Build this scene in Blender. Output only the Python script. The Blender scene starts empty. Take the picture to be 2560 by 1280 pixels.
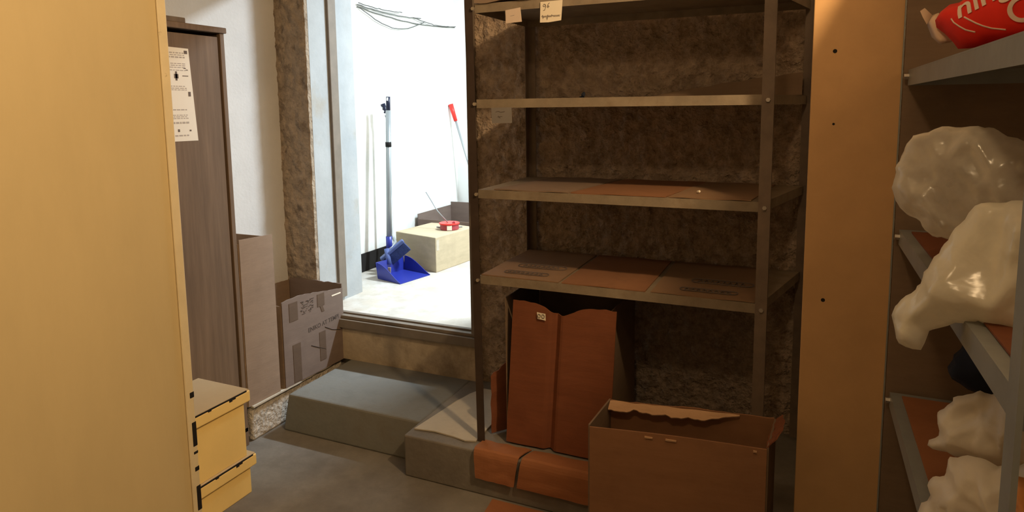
import bpy, bmesh, math, random
from mathutils import Vector, Matrix, noise
from mathutils.geometry import delaunay_2d_cdt
random.seed(7)
SC = bpy.context.scene
COL = SC.collection
V = Vector

# ------------------------------------------------------------------ camera, world, lights, exposure
FPX, PY = 1652.23, 465.9
CAM = V((1.0627, -2.0794, 1.4007))
def basis(yaw, pitch, roll):
    f = V((-math.sin(yaw), math.cos(yaw), 0)); r = V((math.cos(yaw), math.sin(yaw), 0)); u = V((0, 0, 1))
    f2 = f*math.cos(pitch) - u*math.sin(pitch); u2 = u*math.cos(pitch) + f*math.sin(pitch)
    return r*math.cos(roll) + u2*math.sin(roll), u2*math.cos(roll) - r*math.sin(roll), f2
RGT, UPV, FWD = basis(0.42086, 0.119148, -0.01215)
cam_data = bpy.data.cameras.new('camera')
cam_data.sensor_width = 36.0; cam_data.lens = FPX/2560*36.0
cam_data.shift_y = -(640-PY)/2560; cam_data.clip_start = 0.02
cam = bpy.data.objects.new('camera', cam_data); COL.objects.link(cam)
M = Matrix((RGT, UPV, -FWD)).transposed().to_4x4(); M.translation = CAM
cam.matrix_world = M
SC.camera = cam
world = bpy.data.worlds.new('world'); SC.world = world; world.use_nodes = True
world.node_tree.nodes['Background'].inputs[0].default_value = (1.0, 0.72, 0.45, 1)
world.node_tree.nodes['Background'].inputs[1].default_value = 0.0
SC.view_settings.view_transform = 'Standard'; SC.view_settings.look = 'None'
SC.view_settings.exposure = 0.0; SC.view_settings.gamma = 1.0; SC.view_settings.use_curve_mapping = False
def lamp(name, kind, loc, power, color, aim=None, **kw):
    d = bpy.data.lights.new(name, kind); d.energy = power; d.color = color
    for k, v in kw.items(): setattr(d, k, v)
    o = bpy.data.objects.new(name, d); COL.objects.link(o); o.location = loc
    if aim is not None:
        o.rotation_euler = (V(aim)-V(loc)).to_track_quat('-Z', 'Y').to_euler()
    return o
WARM = (1.0, 0.69, 0.37)
COOL = (0.86, 1.0, 1.10)
lamp('storeroom_bulb', 'POINT', (1.57, -1.05, 2.46), 92, WARM, shadow_soft_size=0.045)
lamp('aisle_fill', 'POINT', (0.85, -1.85, 2.3), 14, WARM, shadow_soft_size=0.06)  # weak unseen fill, added to brighten the bags on the right rack
lamp('door_fill_spot', 'SPOT', (1.20, -1.55, 2.0), 45, WARM, (-0.75, -0.95, 0.95), spot_size=math.radians(58), spot_blend=0.5, shadow_soft_size=0.05)  # added fill spot, lifts the door leaf and the lidded boxes
lamp('back_room_tube', 'AREA', (0.22, 1.62, 2.66), 118, COOL, (0.22, 1.62, 0), shape='RECTANGLE', size=0.6, size_y=0.10)

# ------------------------------------------------------------------ helpers
def ray(x, y): return FWD + RGT*((x-1280)/FPX) - UPV*((y-PY)/FPX)
def on_plane(x, y, p, n):
    d = ray(x, y); p = V(p); n = V(n); return CAM + d*((p-CAM).dot(n)/d.dot(n))

class MB:
    def __init__(s): s.bm = bmesh.new()
    def face(s, pts):
        return s.bm.faces.new([s.bm.verts.new(p) for p in pts])
    def hexa(s, p):   # 8 points: bottom 4 ccw, top 4 ccw
        v = [s.bm.verts.new(q) for q in p]
        for f in ((3,2,1,0), (4,5,6,7), (0,1,5,4), (1,2,6,5), (2,3,7,6), (3,0,4,7)):
            s.bm.faces.new([v[i] for i in f])
        return s
    def box(s, x0, x1, y0, y1, z0, z1):
        return s.hexa([(x0,y0,z0),(x1,y0,z0),(x1,y1,z0),(x0,y1,z0),(x0,y0,z1),(x1,y0,z1),(x1,y1,z1),(x0,y1,z1)])
    def obox(s, o, a, b, c):   # corner o and three edge vectors
        o, a, b, c = V(o), V(a), V(b), V(c)
        return s.hexa([o, o+a, o+a+b, o+b, o+c, o+a+c, o+a+b+c, o+b+c])
    def prism(s, pts, ext):
        ext = V(ext); a = [s.bm.verts.new(p) for p in pts]; b = [s.bm.verts.new(V(p)+ext) for p in pts]
        n = len(a); s.bm.faces.new(a[::-1]); s.bm.faces.new(b)
        for i in range(n): s.bm.faces.new([a[i], a[(i+1)%n], b[(i+1)%n], b[i]])
        return s
    def tube(s, pts, r, seg=10, r2=None, cap=True):
        pts = [V(p) for p in pts]; rings = []
        n = len(pts)
        for i, p in enumerate(pts):
            t = (pts[min(i+1, n-1)] - pts[max(i-1, 0)]).normalized()
            a = t.cross(V((0, 0, 1)) if abs(t.z) < 0.9 else V((1, 0, 0))).normalized(); b = t.cross(a)
            rr = r if r2 is None else r + (r2-r)*i/(n-1)
            rings.append([s.bm.verts.new(p + a*math.cos(2*math.pi*k/seg)*rr + b*math.sin(2*math.pi*k/seg)*rr) for k in range(seg)])
        for i in range(n-1):
            for k in range(seg):
                s.bm.faces.new([rings[i][k], rings[i][(k+1)%seg], rings[i+1][(k+1)%seg], rings[i+1][k]])
        if cap:
            s.bm.faces.new(rings[0][::-1]); s.bm.faces.new(rings[-1])
        return s
    def grid(s, fn, nu, nv):
        g = [[s.bm.verts.new(fn(i/nu, j/nv)) for j in range(nv+1)] for i in range(nu+1)]
        for i in range(nu):
            for j in range(nv):
                s.bm.faces.new([g[i][j], g[i+1][j], g[i+1][j+1], g[i][j+1]])
        return s
    def sheet(s, fn, nu, nv, th):   # a thin bent sheet with real thickness
        g1 = [[s.bm.verts.new(fn(i/nu, j/nv)) for j in range(nv+1)] for i in range(nu+1)]
        g0 = [[s.bm.verts.new(V(fn(i/nu, j/nv)) - V(th)) for j in range(nv+1)] for i in range(nu+1)]
        F = s.bm.faces.new
        for i in range(nu):
            for j in range(nv):
                F([g1[i][j], g1[i+1][j], g1[i+1][j+1], g1[i][j+1]]); F([g0[i][j+1], g0[i+1][j+1], g0[i+1][j], g0[i][j]])
        for i in range(nu):
            F([g0[i][0], g0[i+1][0], g1[i+1][0], g1[i][0]]); F([g1[i][nv], g1[i+1][nv], g0[i+1][nv], g0[i][nv]])
        for j in range(nv):
            F([g1[0][j], g1[0][j+1], g0[0][j+1], g0[0][j]]); F([g0[nu][j], g0[nu][j+1], g1[nu][j+1], g1[nu][j]])
        return s
    def build(s, name, mat, parent=None, smooth=False, bevel=0, base=None):
        bm = s.bm
        bmesh.ops.recalc_face_normals(bm, faces=bm.faces[:])
        xs = [v.co for v in bm.verts]
        if parent is not None: org = V(parent['_org'])
        elif base is not None: org = V(base)
        else:
            org = V(((min(p.x for p in xs)+max(p.x for p in xs))/2, (min(p.y for p in xs)+max(p.y for p in xs))/2, min(p.z for p in xs)))
        for v in bm.verts: v.co -= org
        me = bpy.data.meshes.new(name); bm.to_mesh(me); bm.free()
        me.materials.append(mat)
        if smooth:
            for p in me.polygons: p.use_smooth = True
        o = bpy.data.objects.new(name, me); COL.objects.link(o)
        o['_org'] = org[:]
        if parent is not None: o.parent = parent
        else: o.location = org
        if parent is not None: o['_org'] = org[:]
        if bevel:
            b = o.modifiers.new('bevel', 'BEVEL'); b.width = bevel; b.segments = 2; b.limit_method = 'ANGLE'
        return o

def tag(o, label=None, cat=None, group=None, kind=None):
    if label: o['label'] = label
    if cat: o['category'] = cat
    if group: o['group'] = group
    if kind: o['kind'] = kind
    return o
def thing(name, label, cat, loc, group=None):
    o = bpy.data.objects.new(name, None); COL.objects.link(o); o.location = loc; o['_org'] = V(loc)[:]
    o.empty_display_size = 0.05
    return tag(o, label, cat, group)
def struct(o): o['kind'] = 'structure'; return o

def text_mb(txt, origin, xdir, ydir, size, depth=0.0006, bold=0.0, shear=0.0):
    cu = bpy.data.curves.new('lettering', 'FONT'); cu.body = txt; cu.size = size; cu.extrude = depth; cu.offset = bold; cu.shear = shear
    ob = bpy.data.objects.new('lettering', cu); COL.objects.link(ob)
    dg = bpy.context.evaluated_depsgraph_get(); me = bpy.data.meshes.new_from_object(ob.evaluated_get(dg))
    bpy.data.objects.remove(ob); bpy.data.curves.remove(cu)
    x = V(xdir).normalized(); y = V(ydir).normalized(); z = x.cross(y)
    m = Matrix((x, y, z)).transposed().to_4x4(); m.translation = V(origin)
    mb = MB(); me.transform(m); mb.bm.from_mesh(me); bpy.data.meshes.remove(me)
    return mb

# ------------------------------------------------------------------ materials
def new_mat(name):
    m = bpy.data.materials.new(name); m.use_nodes = True
    nt = m.node_tree; b = nt.nodes['Principled BSDF']; return m, nt, b
def mat(name, col, rough=0.7, var=0.12, scale=6.0, bump=0.0, bscale=60.0, stretch=(1,1,1), metal=0.0, spec=0.3, dirt=None, dirt_scale=3.0, dirt_lo=0.5, dirt_hi=0.75, bdist=0.004):
    m, nt, b = new_mat(name); N, L = nt.nodes.new, nt.links.new
    tc = N('ShaderNodeTexCoord'); mp = N('ShaderNodeMapping'); mp.inputs['Scale'].default_value = stretch
    L(tc.outputs['Object'], mp.inputs['Vector'])
    n = N('ShaderNodeTexNoise'); n.inputs['Scale'].default_value = scale; n.inputs['Detail'].default_value = 6; n.inputs['Roughness'].default_value = 0.65
    L(mp.outputs[0], n.inputs['Vector'])
    r = N('ShaderNodeValToRGB'); r.color_ramp.elements[0].position = 0.3; r.color_ramp.elements[1].position = 0.7
    r.color_ramp.elements[0].color = tuple(c*(1-var) for c in col)+(1,); r.color_ramp.elements[1].color = tuple(min(1, c*(1+var)) for c in col)+(1,)
    L(n.outputs['Fac'], r.inputs[0]); out = r.outputs[0]
    if dirt:
        n2 = N('ShaderNodeTexNoise'); n2.inputs['Scale'].default_value = dirt_scale; n2.inputs['Detail'].default_value = 8; n2.inputs['Roughness'].default_value = 0.7
        L(tc.outputs['Object'], n2.inputs['Vector'])
        r2 = N('ShaderNodeValToRGB'); r2.color_ramp.elements[0].position = dirt_lo; r2.color_ramp.elements[1].position = dirt_hi
        L(n2.outputs['Fac'], r2.inputs[0])
        mx = N('ShaderNodeMix'); mx.data_type = 'RGBA'; L(r2.outputs[0], mx.inputs[0]); L(out, mx.inputs[6]); mx.inputs[7].default_value = tuple(dirt)+(1,)
        out = mx.outputs[2]
    L(out, b.inputs['Base Color'])
    b.inputs['Roughness'].default_value = rough; b.inputs['Metallic'].default_value = metal; b.inputs['Specular IOR Level'].default_value = spec
    if bump:
        n3 = N('ShaderNodeTexNoise'); n3.inputs['Scale'].default_value = bscale; n3.inputs['Detail'].default_value = 4
        L(mp.outputs[0], n3.inputs['Vector'])
        bp = N('ShaderNodeBump'); bp.inputs['Strength'].default_value = bump; bp.inputs['Distance'].default_value = bdist
        L(n3.outputs['Fac'], bp.inputs['Height']); L(bp.outputs[0], b.inputs['Normal'])
    return m
def plastic(name, col, clear=0.35, rough=0.25):
    m = bpy.data.materials.new(name); m.use_nodes = True; nt = m.node_tree; N, L = nt.nodes.new, nt.links.new
    nt.nodes.remove(nt.nodes['Principled BSDF']); out = nt.nodes['Material Output']
    tr = N('ShaderNodeBsdfTransparent'); df = N('ShaderNodeBsdfDiffuse'); tl = N('ShaderNodeBsdfTranslucent'); gl = N('ShaderNodeBsdfGlossy')
    for s in (df, tl): s.inputs['Color'].default_value = tuple(col)+(1,)
    gl.inputs['Roughness'].default_value = rough
    a = N('ShaderNodeMixShader'); a.inputs[0].default_value = 0.4; L(df.outputs[0], a.inputs[1]); L(tl.outputs[0], a.inputs[2])
    tc = N('ShaderNodeTexCoord'); n = N('ShaderNodeTexNoise'); n.inputs['Scale'].default_value = 9; n.inputs['Detail'].default_value = 5
    L(tc.outputs['Object'], n.inputs['Vector'])
    rp = N('ShaderNodeMapRange'); rp.inputs['From Min'].default_value = 0.35; rp.inputs['From Max'].default_value = 0.65
    rp.inputs['To Min'].default_value = max(0, clear-0.2); rp.inputs['To Max'].default_value = min(1, clear+0.2)
    L(n.outputs['Fac'], rp.inputs['Value'])
    lw = N('ShaderNodeLayerWeight'); lw.inputs['Blend'].default_value = 0.35
    ml = N('ShaderNodeMath'); ml.operation = 'MULTIPLY_ADD'; ml.use_clamp = True; ml.inputs[1].default_value = -0.6*clear*2; L(lw.outputs['Facing'], ml.inputs[0]); L(rp.outputs[0], ml.inputs[2])
    b = N('ShaderNodeMixShader'); L(ml.outputs[0], b.inputs[0]); L(a.outputs[0], b.inputs[1]); L(tr.outputs[0], b.inputs[2])
    c = N('ShaderNodeMixShader'); c.inputs[0].default_value = 0.07; L(b.outputs[0], c.inputs[1]); L(gl.outputs[0], c.inputs[2])
    bp = N('ShaderNodeBump'); bp.inputs['Strength'].default_value = 0.45; bp.inputs['Distance'].default_value = 0.012
    n2 = N('ShaderNodeTexNoise'); n2.inputs['Scale'].default_value = 20; n2.inputs['Detail'].default_value = 3; n2.inputs['Distortion'].default_value = 0.4; L(tc.outputs['Object'], n2.inputs['Vector'])
    L(n2.outputs['Fac'], bp.inputs['Height'])
    for s in (df, gl): L(bp.outputs[0], s.inputs['Normal'])
    L(c.outputs[0], out.inputs['Surface'])
    return m

M_stucco = mat('rough_stucco', (0.45, 0.345, 0.26), 0.9, 0.3, 30, 1.0, 60, (1,1,1.0), bdist=0.022, dirt=(0.24,0.17,0.12), dirt_scale=16, dirt_lo=0.5, dirt_hi=0.7)
M_stucco2 = mat('shaded_rough_stucco', (0.33, 0.26, 0.19), 0.95, 0.25, 25, 0.9, 55, bdist=0.012, dirt=(0.14,0.10,0.07), dirt_scale=14, dirt_lo=0.52, dirt_hi=0.7)  # same wall left of the doorway, its shade put into a darker brown
M_white = mat('white_plaster', (0.58, 0.57, 0.56), 0.85, 0.06, 4, 0.25, 70, bdist=0.006)
M_reveal = mat('grey_white_plaster', (0.40, 0.42, 0.43), 0.85, 0.1, 5, 0.3, 40, dirt=(0.36,0.33,0.28), dirt_scale=4, dirt_lo=0.55, dirt_hi=0.75)
M_room = mat('back_room_plaster', (0.82, 0.83, 0.80), 0.8, 0.05, 3, 0.12, 40, dirt=(0.62,0.62,0.57), dirt_scale=2.2, dirt_lo=0.5, dirt_hi=0.8)
M_room2 = mat('low_bounce_plaster', (0.42, 0.43, 0.42), 0.85, 0.05, 3)  # darker copy of the room plaster, cuts bounce light from unseen surfaces
M_tile = mat('marbled_cream_tile', (0.58, 0.52, 0.44), 0.35, 0.12, 7, 0, dirt=(0.70,0.67,0.62), dirt_scale=6, dirt_lo=0.45, dirt_hi=0.65)
M_conc = mat('worn_concrete', (0.21, 0.19, 0.165), 0.8, 0.2, 5, 0.35, 50, dirt=(0.14,0.12,0.10), dirt_scale=4, dirt_lo=0.45, dirt_hi=0.75)
M_step = mat('smooth_grey_concrete', (0.19, 0.187, 0.17), 0.75, 0.15, 6, 0.25, 60, dirt=(0.15,0.135,0.11), dirt_scale=6, dirt_lo=0.5, dirt_hi=0.75)
M_pebble = mat('pebbly_plaster', (0.50, 0.44, 0.37), 0.95, 0.3, 45, 1.0, 60, bdist=0.012)
M_riser = mat('stained_beige_plaster', (0.45, 0.36, 0.25), 0.9, 0.2, 7, 0.5, 50, dirt=(0.25,0.19,0.13), dirt_scale=5, dirt_lo=0.5, dirt_hi=0.7)
M_ceil = mat('ceiling_plaster', (0.34, 0.31, 0.27), 0.9, 0.05)
M_frame = mat('brown_grey_frame_metal', (0.20, 0.165, 0.13), 0.55, 0.15, 10)
M_doorp = mat('yellowed_cream_paint', (0.58, 0.46, 0.25), 0.5, 0.07, 3, 0.12, 90, (1,1,0.3), bdist=0.002)
M_doore = mat('cream_edge_paint', (0.68, 0.57, 0.36), 0.5, 0.08, 8, dirt=(0.30,0.22,0.12), dirt_scale=18, dirt_lo=0.62, dirt_hi=0.72)
M_black = mat('black_recess', (0.012, 0.010, 0.009), 0.8, 0.1)
M_ybox = mat('yellow_cream_card', (0.88, 0.64, 0.24), 0.6, 0.06, 4)
M_ytop = mat('tan_lid_board', (0.55, 0.42, 0.26), 0.7, 0.06, 5)
M_wood = mat('grey_brown_wood', (0.165, 0.11, 0.072), 0.6, 0.22, 9, 0.15, 30, (4,4,0.25), bdist=0.002)
M_woodd = mat('dark_wood_edge', (0.17, 0.125, 0.09), 0.6, 0.2, 9, 0, 30, (4,4,0.25))
M_inkc = mat('faded_carton_print', (0.075, 0.055, 0.045), 0.8, 0.15, 20)
M_paper = mat('notice_paper', (0.80, 0.76, 0.70), 0.8, 0.03)
M_ink = mat('grey_print', (0.42, 0.38, 0.36), 0.8, 0.1)
M_inkd = mat('dark_print', (0.14, 0.11, 0.10), 0.8, 0.1)
def card(name, col, st=(1,1,6)): return mat(name, col, 0.85, 0.09, 5, 0.15, 30, st, bdist=0.002, dirt=tuple(c*0.78 for c in col), dirt_scale=5, dirt_lo=0.5, dirt_hi=0.8)
M_cpink = card('pinkish_cardboard', (0.285, 0.205, 0.15))
M_cpale = card('pale_printed_cardboard', (0.185, 0.135, 0.11))
M_ctape = card('brown_parcel_tape', (0.115, 0.075, 0.05))
M_cdark = card('carton_inside', (0.22, 0.15, 0.10))
M_corg = card('orange_brown_cardboard', (0.34, 0.135, 0.058), (1,1,9))
M_cred = card('red_brown_cardboard', (0.215, 0.072, 0.032), (1,1,12))
M_cliner = card('shelf_liner_cardboard', (0.24, 0.145, 0.085))
M_cmid = card('orange_liner_cardboard', (0.24, 0.112, 0.055))
M_cpl = card('pinkish_liner_cardboard', (0.22, 0.15, 0.105))
M_cgrey = card('dusty_cardboard', (0.52, 0.46, 0.37))
M_cbox = card('kraft_carton', (0.33, 0.165, 0.085))
M_ckraft = card('clean_kraft_carton', (0.50, 0.41, 0.27))
M_ctorn = card('torn_card_edge', (0.60, 0.38, 0.23))
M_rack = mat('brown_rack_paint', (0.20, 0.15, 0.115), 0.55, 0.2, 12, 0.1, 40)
M_rackd = mat('dark_rack_tone', (0.055, 0.036, 0.028), 0.6, 0.2, 12, 0.1, 40)  # darker than the other posts, used on the left front post
M_rackl = mat('grey_brown_rack_lip', (0.25, 0.20, 0.145), 0.5, 0.2, 14, 0.1, 60, dirt=(0.20,0.14,0.09), dirt_scale=20, dirt_lo=0.5, dirt_hi=0.8)
M_rack2 = mat('grey_rack_paint', (0.26, 0.27, 0.26), 0.45, 0.12, 10, 0.05, 60)
M_steel = mat('bolt_steel', (0.55, 0.5, 0.45), 0.35, 0.1, metal=0.8)
M_board = mat('tan_board', (0.60, 0.36, 0.165), 0.55, 0.06, 9, 0.1, 120, bdist=0.002)
M_label = mat('cream_paper_label', (0.85, 0.76, 0.62), 0.8, 0.04)
M_label2 = mat('pale_pink_paper_label', (0.68, 0.55, 0.46), 0.8, 0.05)
M_gtag = mat('grey_paper_tag', (0.22, 0.20, 0.19), 0.8, 0.1)
M_red = mat('red_printed_plastic', (0.80, 0.028, 0.014), 0.75, 0.15, 7, 0.3, 25, bdist=0.006)
M_redw = mat('cream_plastic_lining', (0.75, 0.52, 0.36), 0.5, 0.08, 9, 0.3, 30)
M_let = mat('cream_lettering', (0.80, 0.62, 0.50), 0.6, 0.05)
M_bagA = plastic('clear_plastic', (0.88, 0.82, 0.70), 0.68)
M_bagB = plastic('milky_plastic', (0.95, 0.90, 0.76), 0.18)
M_bagC = plastic('white_tissue_plastic', (0.92, 0.85, 0.72), 0.04, 0.5)
M_navy = mat('dark_navy', (0.012, 0.016, 0.03), 0.9, 0.2, 10)
M_orange = mat('orange_wrap', (0.75, 0.30, 0.08), 0.5, 0.2, 12)
M_blue = mat('blue_plastic', (0.022, 0.035, 0.30), 0.3, 0.06, 5, spec=0.5)
M_blue2 = mat('dusty_blue_plastic', (0.10, 0.14, 0.34), 0.5, 0.15, 15)
M_alu = mat('grey_pole_metal', (0.32, 0.34, 0.345), 0.35, 0.06, metal=0.3)
M_nblack = mat('navy_black_grip', (0.012, 0.014, 0.035), 0.4, 0.1)
M_wplas = mat('white_plastic', (0.8, 0.8, 0.8), 0.4, 0.03)
M_rgrip = mat('red_grip_plastic', (0.75, 0.04, 0.03), 0.35, 0.08)
M_maroon = mat('maroon_plastic', (0.35, 0.05, 0.06), 0.35, 0.1)
M_cable = mat('grey_cable', (0.10, 0.10, 0.09), 0.6, 0.1)

# ------------------------------------------------------------------ the setting
FZ, PZ, ZF = 0.0, 0.165, 0.385       # store floor, step top, back room floor
YW = 0.50                            # face of the rough wall
XL = -1.37
def st(mb, name, m, **k): return struct(mb.build(name, m, **k))
st(MB().box(XL-0.2, 2.2, -3.4, YW, -0.15, FZ), 'floor', M_conc)
st(MB().box(XL-0.2, 2.2, -3.4, YW+0.001, 2.75, 2.9), 'ceiling', M_ceil)
st(MB().box(XL-0.2, XL, -3.4, YW, FZ, 2.75), 'wall_left', M_white)
st(MB().box(2.0, 2.2, -3.4, YW, FZ, 2.75), 'wall_right', M_ceil)
st(MB().box(XL-0.2, 2.2, -3.6, -3.4, FZ, 2.75), 'wall_rear', M_ceil)
def stucco(x0, x1, z0, z1, y, depth, amp, m, name, step=0.012):
    nu = max(2, int((x1-x0)/step)); nv = max(2, int((z1-z0)/step)); mb = MB(); bm = mb.bm
    g = []
    for i in range(nu+1):
        row = []
        for j in range(nv+1):
            x = x0+(x1-x0)*i/nu; z = z0+(z1-z0)*j/nv
            p = V((x*28 + z*16, z*20 - x*6, 3.1)); a = noise.noise(p) + 0.6*noise.noise(p*2.3)
            e = min(i, nu-i)/3.0; k = min(1.0, 0.35+0.65*e)
            row.append(bm.verts.new((x, y - amp*max(-0.6, a)*k - 0.001, z)))
        g.append(row)
    for i in range(nu):
        for j in range(nv): bm.faces.new([g[i][j], g[i+1][j], g[i+1][j+1], g[i][j+1]])
    b = [bm.verts.new((x0, y+depth, z0)), bm.verts.new((x1, y+depth, z0)), bm.verts.new((x1, y+depth, z1)), bm.verts.new((x0, y+depth, z1))]
    F = bm.faces.new
    F(b[::-1]); F([g[i][0] for i in range(nu+1)][::-1] + [b[0], b[1]]); F([g[i][nv] for i in range(nu+1)] + [b[2], b[3]])
    F([g[0][j] for j in range(nv+1)] + [b[3], b[0]]); F([g[nu][j] for j in range(nv+1)][::-1] + [b[1], b[2]])
    o = st(mb, name, m)
    for p in o.data.polygons[:nu*nv]: p.use_smooth = True
    return o
XD0, XD1 = -1.18, -0.262            # the doorway
YB = 0.86                           # back face of the thick wall
stucco(XD1, 2.2, FZ, 2.75, YW, YB-YW, 0.016, M_stucco, 'wall_back')
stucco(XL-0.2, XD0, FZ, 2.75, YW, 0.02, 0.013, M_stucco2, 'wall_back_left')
st(MB().box(XL-0.2, XD0+0.001, YW+0.02, YB, FZ, 2.75), 'wall_back_reveal', M_reveal)
st(MB().box(XD0, XD1, YW, YB, 2.25, 2.75), 'wall_back_lintel', M_white)
# back room
st(MB().box(-1.62, 1.6, YW+0.03, 3.4, PZ-0.1, ZF), 'floor_back_room', M_tile)
st(MB().box(-1.62, -1.46, YB, 3.4, ZF, 2.75), 'wall_back_room_left', M_room)
st(MB().box(-1.46, 1.6, 2.50, 2.62, ZF, 2.75), 'wall_back_room_far', M_room)
st(MB().box(1.5, 1.62, YB, 2.50, ZF, 2.75), 'wall_back_room_right', M_room2)
st(MB().box(-1.62, 1.6, YB, 2.62, 2.75, 2.85), 'ceiling_back_room', M_room2)
st(MB().box(-1.46, XD0, YB, YB+0.006, ZF, 2.75), 'wall_back_room_near', M_room2)
st(MB().box(-1.46, -1.45, 0.95, 1.9, ZF, ZF+0.115), 'baseboard_left', M_black)
# sill, threshold, steps
st(MB().box(XD0-0.02, XD1+0.01, 0.475, YW+0.03, PZ, ZF-0.055), 'trim_1', M_riser)
mb = MB(); mb.box(XD0, XD1, 0.455, YW+0.03, ZF-0.055, ZF-0.012); mb.box(XD0, XD1, 0.470, YW+0.045, ZF-0.012, ZF+0.004); mb.box(XD0, XD1, 0.50, 0.515, ZF+0.004, ZF+0.012)
st(mb, 'trim_2', M_frame, bevel=0.003)
mb = MB(); mb.box(XD0-0.004, XD0+0.016, 0.655, 0.715, ZF+0.02, 2.25)
st(mb, 'trim_3', M_frame, bevel=0.003)
mb = MB(); mb.box(XD1-0.030, XD1+0.004, 0.475, 0.545, ZF-0.02, 2.25)
st(mb, 'trim_4', M_frame, bevel=0.003)
mb = MB()      # left step, its near end sloped a little
mb.hexa([(-1.0,0.03,0),(-0.30,0.03,0),(-0.30,YW,0),(-1.0,YW,0),(-0.972,0.042,PZ),(-0.30,0.042,PZ),(-0.30,YW,PZ),(-0.972,YW,PZ)])
st(mb, 'trim_5', M_step, bevel=0.008)
st(MB().box(-0.302, 1.9, -0.070, YW, 0, PZ), 'trim_6', M_conc, bevel=0.006)
st(MB().box(XL, -1.045, -0.10, YW, 0, PZ-0.012), 'trim_7', M_pebble, bevel=0.01)

# ------------------------------------------------------------------ metal door leaf at the left
E0 = V((-0.70, -0.660, 0.015)); dd = V((0, -1, 0)); nn = V((1, 0, 0))   # nn points towards the aisle
t = thing('metal_door', 'tall cream painted metal door standing open along the left edge', 'door', E0)
TH = 0.040
mb = MB(); mb.obox(E0, dd*0.84, -nn*TH, V((0, 0, 2.2))); mb.build('door_panel', M_doorp, t, bevel=0.006)
mb = MB(); mb.obox(E0 + nn*0.0065 - dd*0.002, dd*0.030, -nn*0.0063, V((0,0,2.2))); mb.build('edge_fold', M_doore, t, bevel=0.003)
for z0, z1 in ((0.480, 0.500), (0.318, 0.400), (0.292, 0.302), (0.234, 0.250), (0.10, 0.185)):
    mb = MB(); mb.obox(E0 + V((0,0,z0)) + nn*0.0075 - dd*0.003, dd*0.017, -nn*0.006, V((0,0,z1-z0)))
    mb.build('latch_slot', M_black, t, bevel=0.0025)

# ------------------------------------------------------------------ lidded boxes behind the door
def lidded(z0, z1, label, dy):
    b = thing('lidded_box', label, 'box', (-0.86, -0.52, z0), 'lidded boxes stacked beside the metal door')
    X1 = -0.753
    MB().box(-1.0, X1-0.012, -0.655+dy, -0.395+dy, z0, z1-0.006).build('body', M_ybox, b, bevel=0.003)
    mb = MB(); mb.box(-1.012, X1, -0.667+dy, -0.375+dy, z1-0.045, z1-0.004); mb.build('lid', M_ybox, b, bevel=0.004)
    mb = MB(); mb.box(-1.010, X1-0.004, -0.665+dy, -0.378+dy, z1-0.004, z1); mb.build('lid_top', M_ytop, b)
    mb = MB(); mb.box(X1-0.004, X1-0.0005, -0.66+dy, -0.39+dy, z1-0.006, z1-0.0015)
    for yy, hh in ((-0.47, 0.009), (-0.455, 0.006), (-0.56, 0.005)): mb.box(X1-0.004, X1+0.0006, yy+dy, yy+0.014+dy, z1-0.004-hh, z1-0.003)
    tag(mb.build('chipped_edge', M_black, b), 'black chipped line along the lid edge')
    return b
lidded(0.0, 0.148, 'yellow lidded box on the floor beneath another lidded box', 0.012)
lidded(0.148, 0.397, 'yellow lidded box on top of another box beside the metal door', 0.0)

# ------------------------------------------------------------------ wardrobe with a notice
W = thing('wardrobe', 'tall grey brown wooden wardrobe against the white left wall', 'wardrobe', (-1.2, -0.5, 0))
X0, X1, Y0, Y1 = -1.365, -1.04, -1.0, -0.125
mb = MB(); mb.box(X0, X0+0.015, Y0, Y1, 0.05, 1.70); mb.box(X0, X1-0.021, Y1-0.018, Y1-0.002, 0.0, 1.70); mb.box(X0, X1, Y0, Y0+0.018, 0.0, 1.70); mb.box(X0, X1, Y0, Y1, 0.06, 0.08)
mb.build('carcass', M_woodd, W, bevel=0.002)
MB().box(X0, X1+0.008, Y0-0.005, Y1+0.006, 1.70, 1.722).build('top', M_wood, W, bevel=0.003)
MB().box(X0, X1-0.004, Y0, -0.295, 1.722, 1.742).build('cornice', M_woodd, W, bevel=0.003)
MB().box(X1-0.018, X1-0.006, -0.56, Y1-0.028, 0.09, 1.685).build('door', M_wood, W, bevel=0.002)
MB().box(X1-0.018, X1-0.006, Y0+0.02, -0.565, 0.09, 1.685).build('door', M_wood, W, bevel=0.002)
MB().box(X1-0.02, X1, Y1-0.021, Y1-0.001, 0.0, 1.70).build('stile', M_wood, W, bevel=0.002)
t = thing('paper_notice', 'white printed notice sheet taped to the wardrobe door', 'notice', (-1.045, -0.37, 1.29))
ya, yb, za, zb, xn = -0.49, -0.292, 1.292, 1.634, -1.0455
sheet_mb = MB(); sheet_mb.hexa([(xn-0.0005,ya,za),(xn+0.0008,ya,za),(xn+0.0008,yb+0.018,za-0.002),(xn-0.0005,yb+0.018,za-0.002),(xn-0.0005,ya,zb),(xn+0.0008,ya,zb),(xn+0.0008,yb,zb-0.004),(xn-0.0005,yb,zb-0.004)])
def ink(rects, mi, x=xn+0.001):
    for (y0, y1, z0, z1) in rects:
        n0 = len(sheet_mb.bm.faces); sheet_mb.box(x-0.0004, x+0.0003, y0, y1, z0, z1); sheet_mb.bm.faces.ensure_lookup_table()
        for k in range(n0, len(sheet_mb.bm.faces)): sheet_mb.bm.faces[k].material_index = mi
rows = [(1.610,0.004),(1.603,0.003),(1.594,0.005),(1.572,0.003),(1.565,0.003),(1.558,0.003),(1.548,0.003),(1.49,0.003),(1.483,0.003),(1.477,0.003),(1.404,0.004),(1.385,0.003),(1.379,0.003),(1.373,0.003),(1.355,0.007),(1.309,0.005)]
R = []
for z, h in rows:
    y = ya+0.02
    while y < yb-0.022:
        w = random.uniform(0.006, 0.018); R.append((y, min(y+w, yb-0.018), z, z+h)); y += w+0.004
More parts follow.
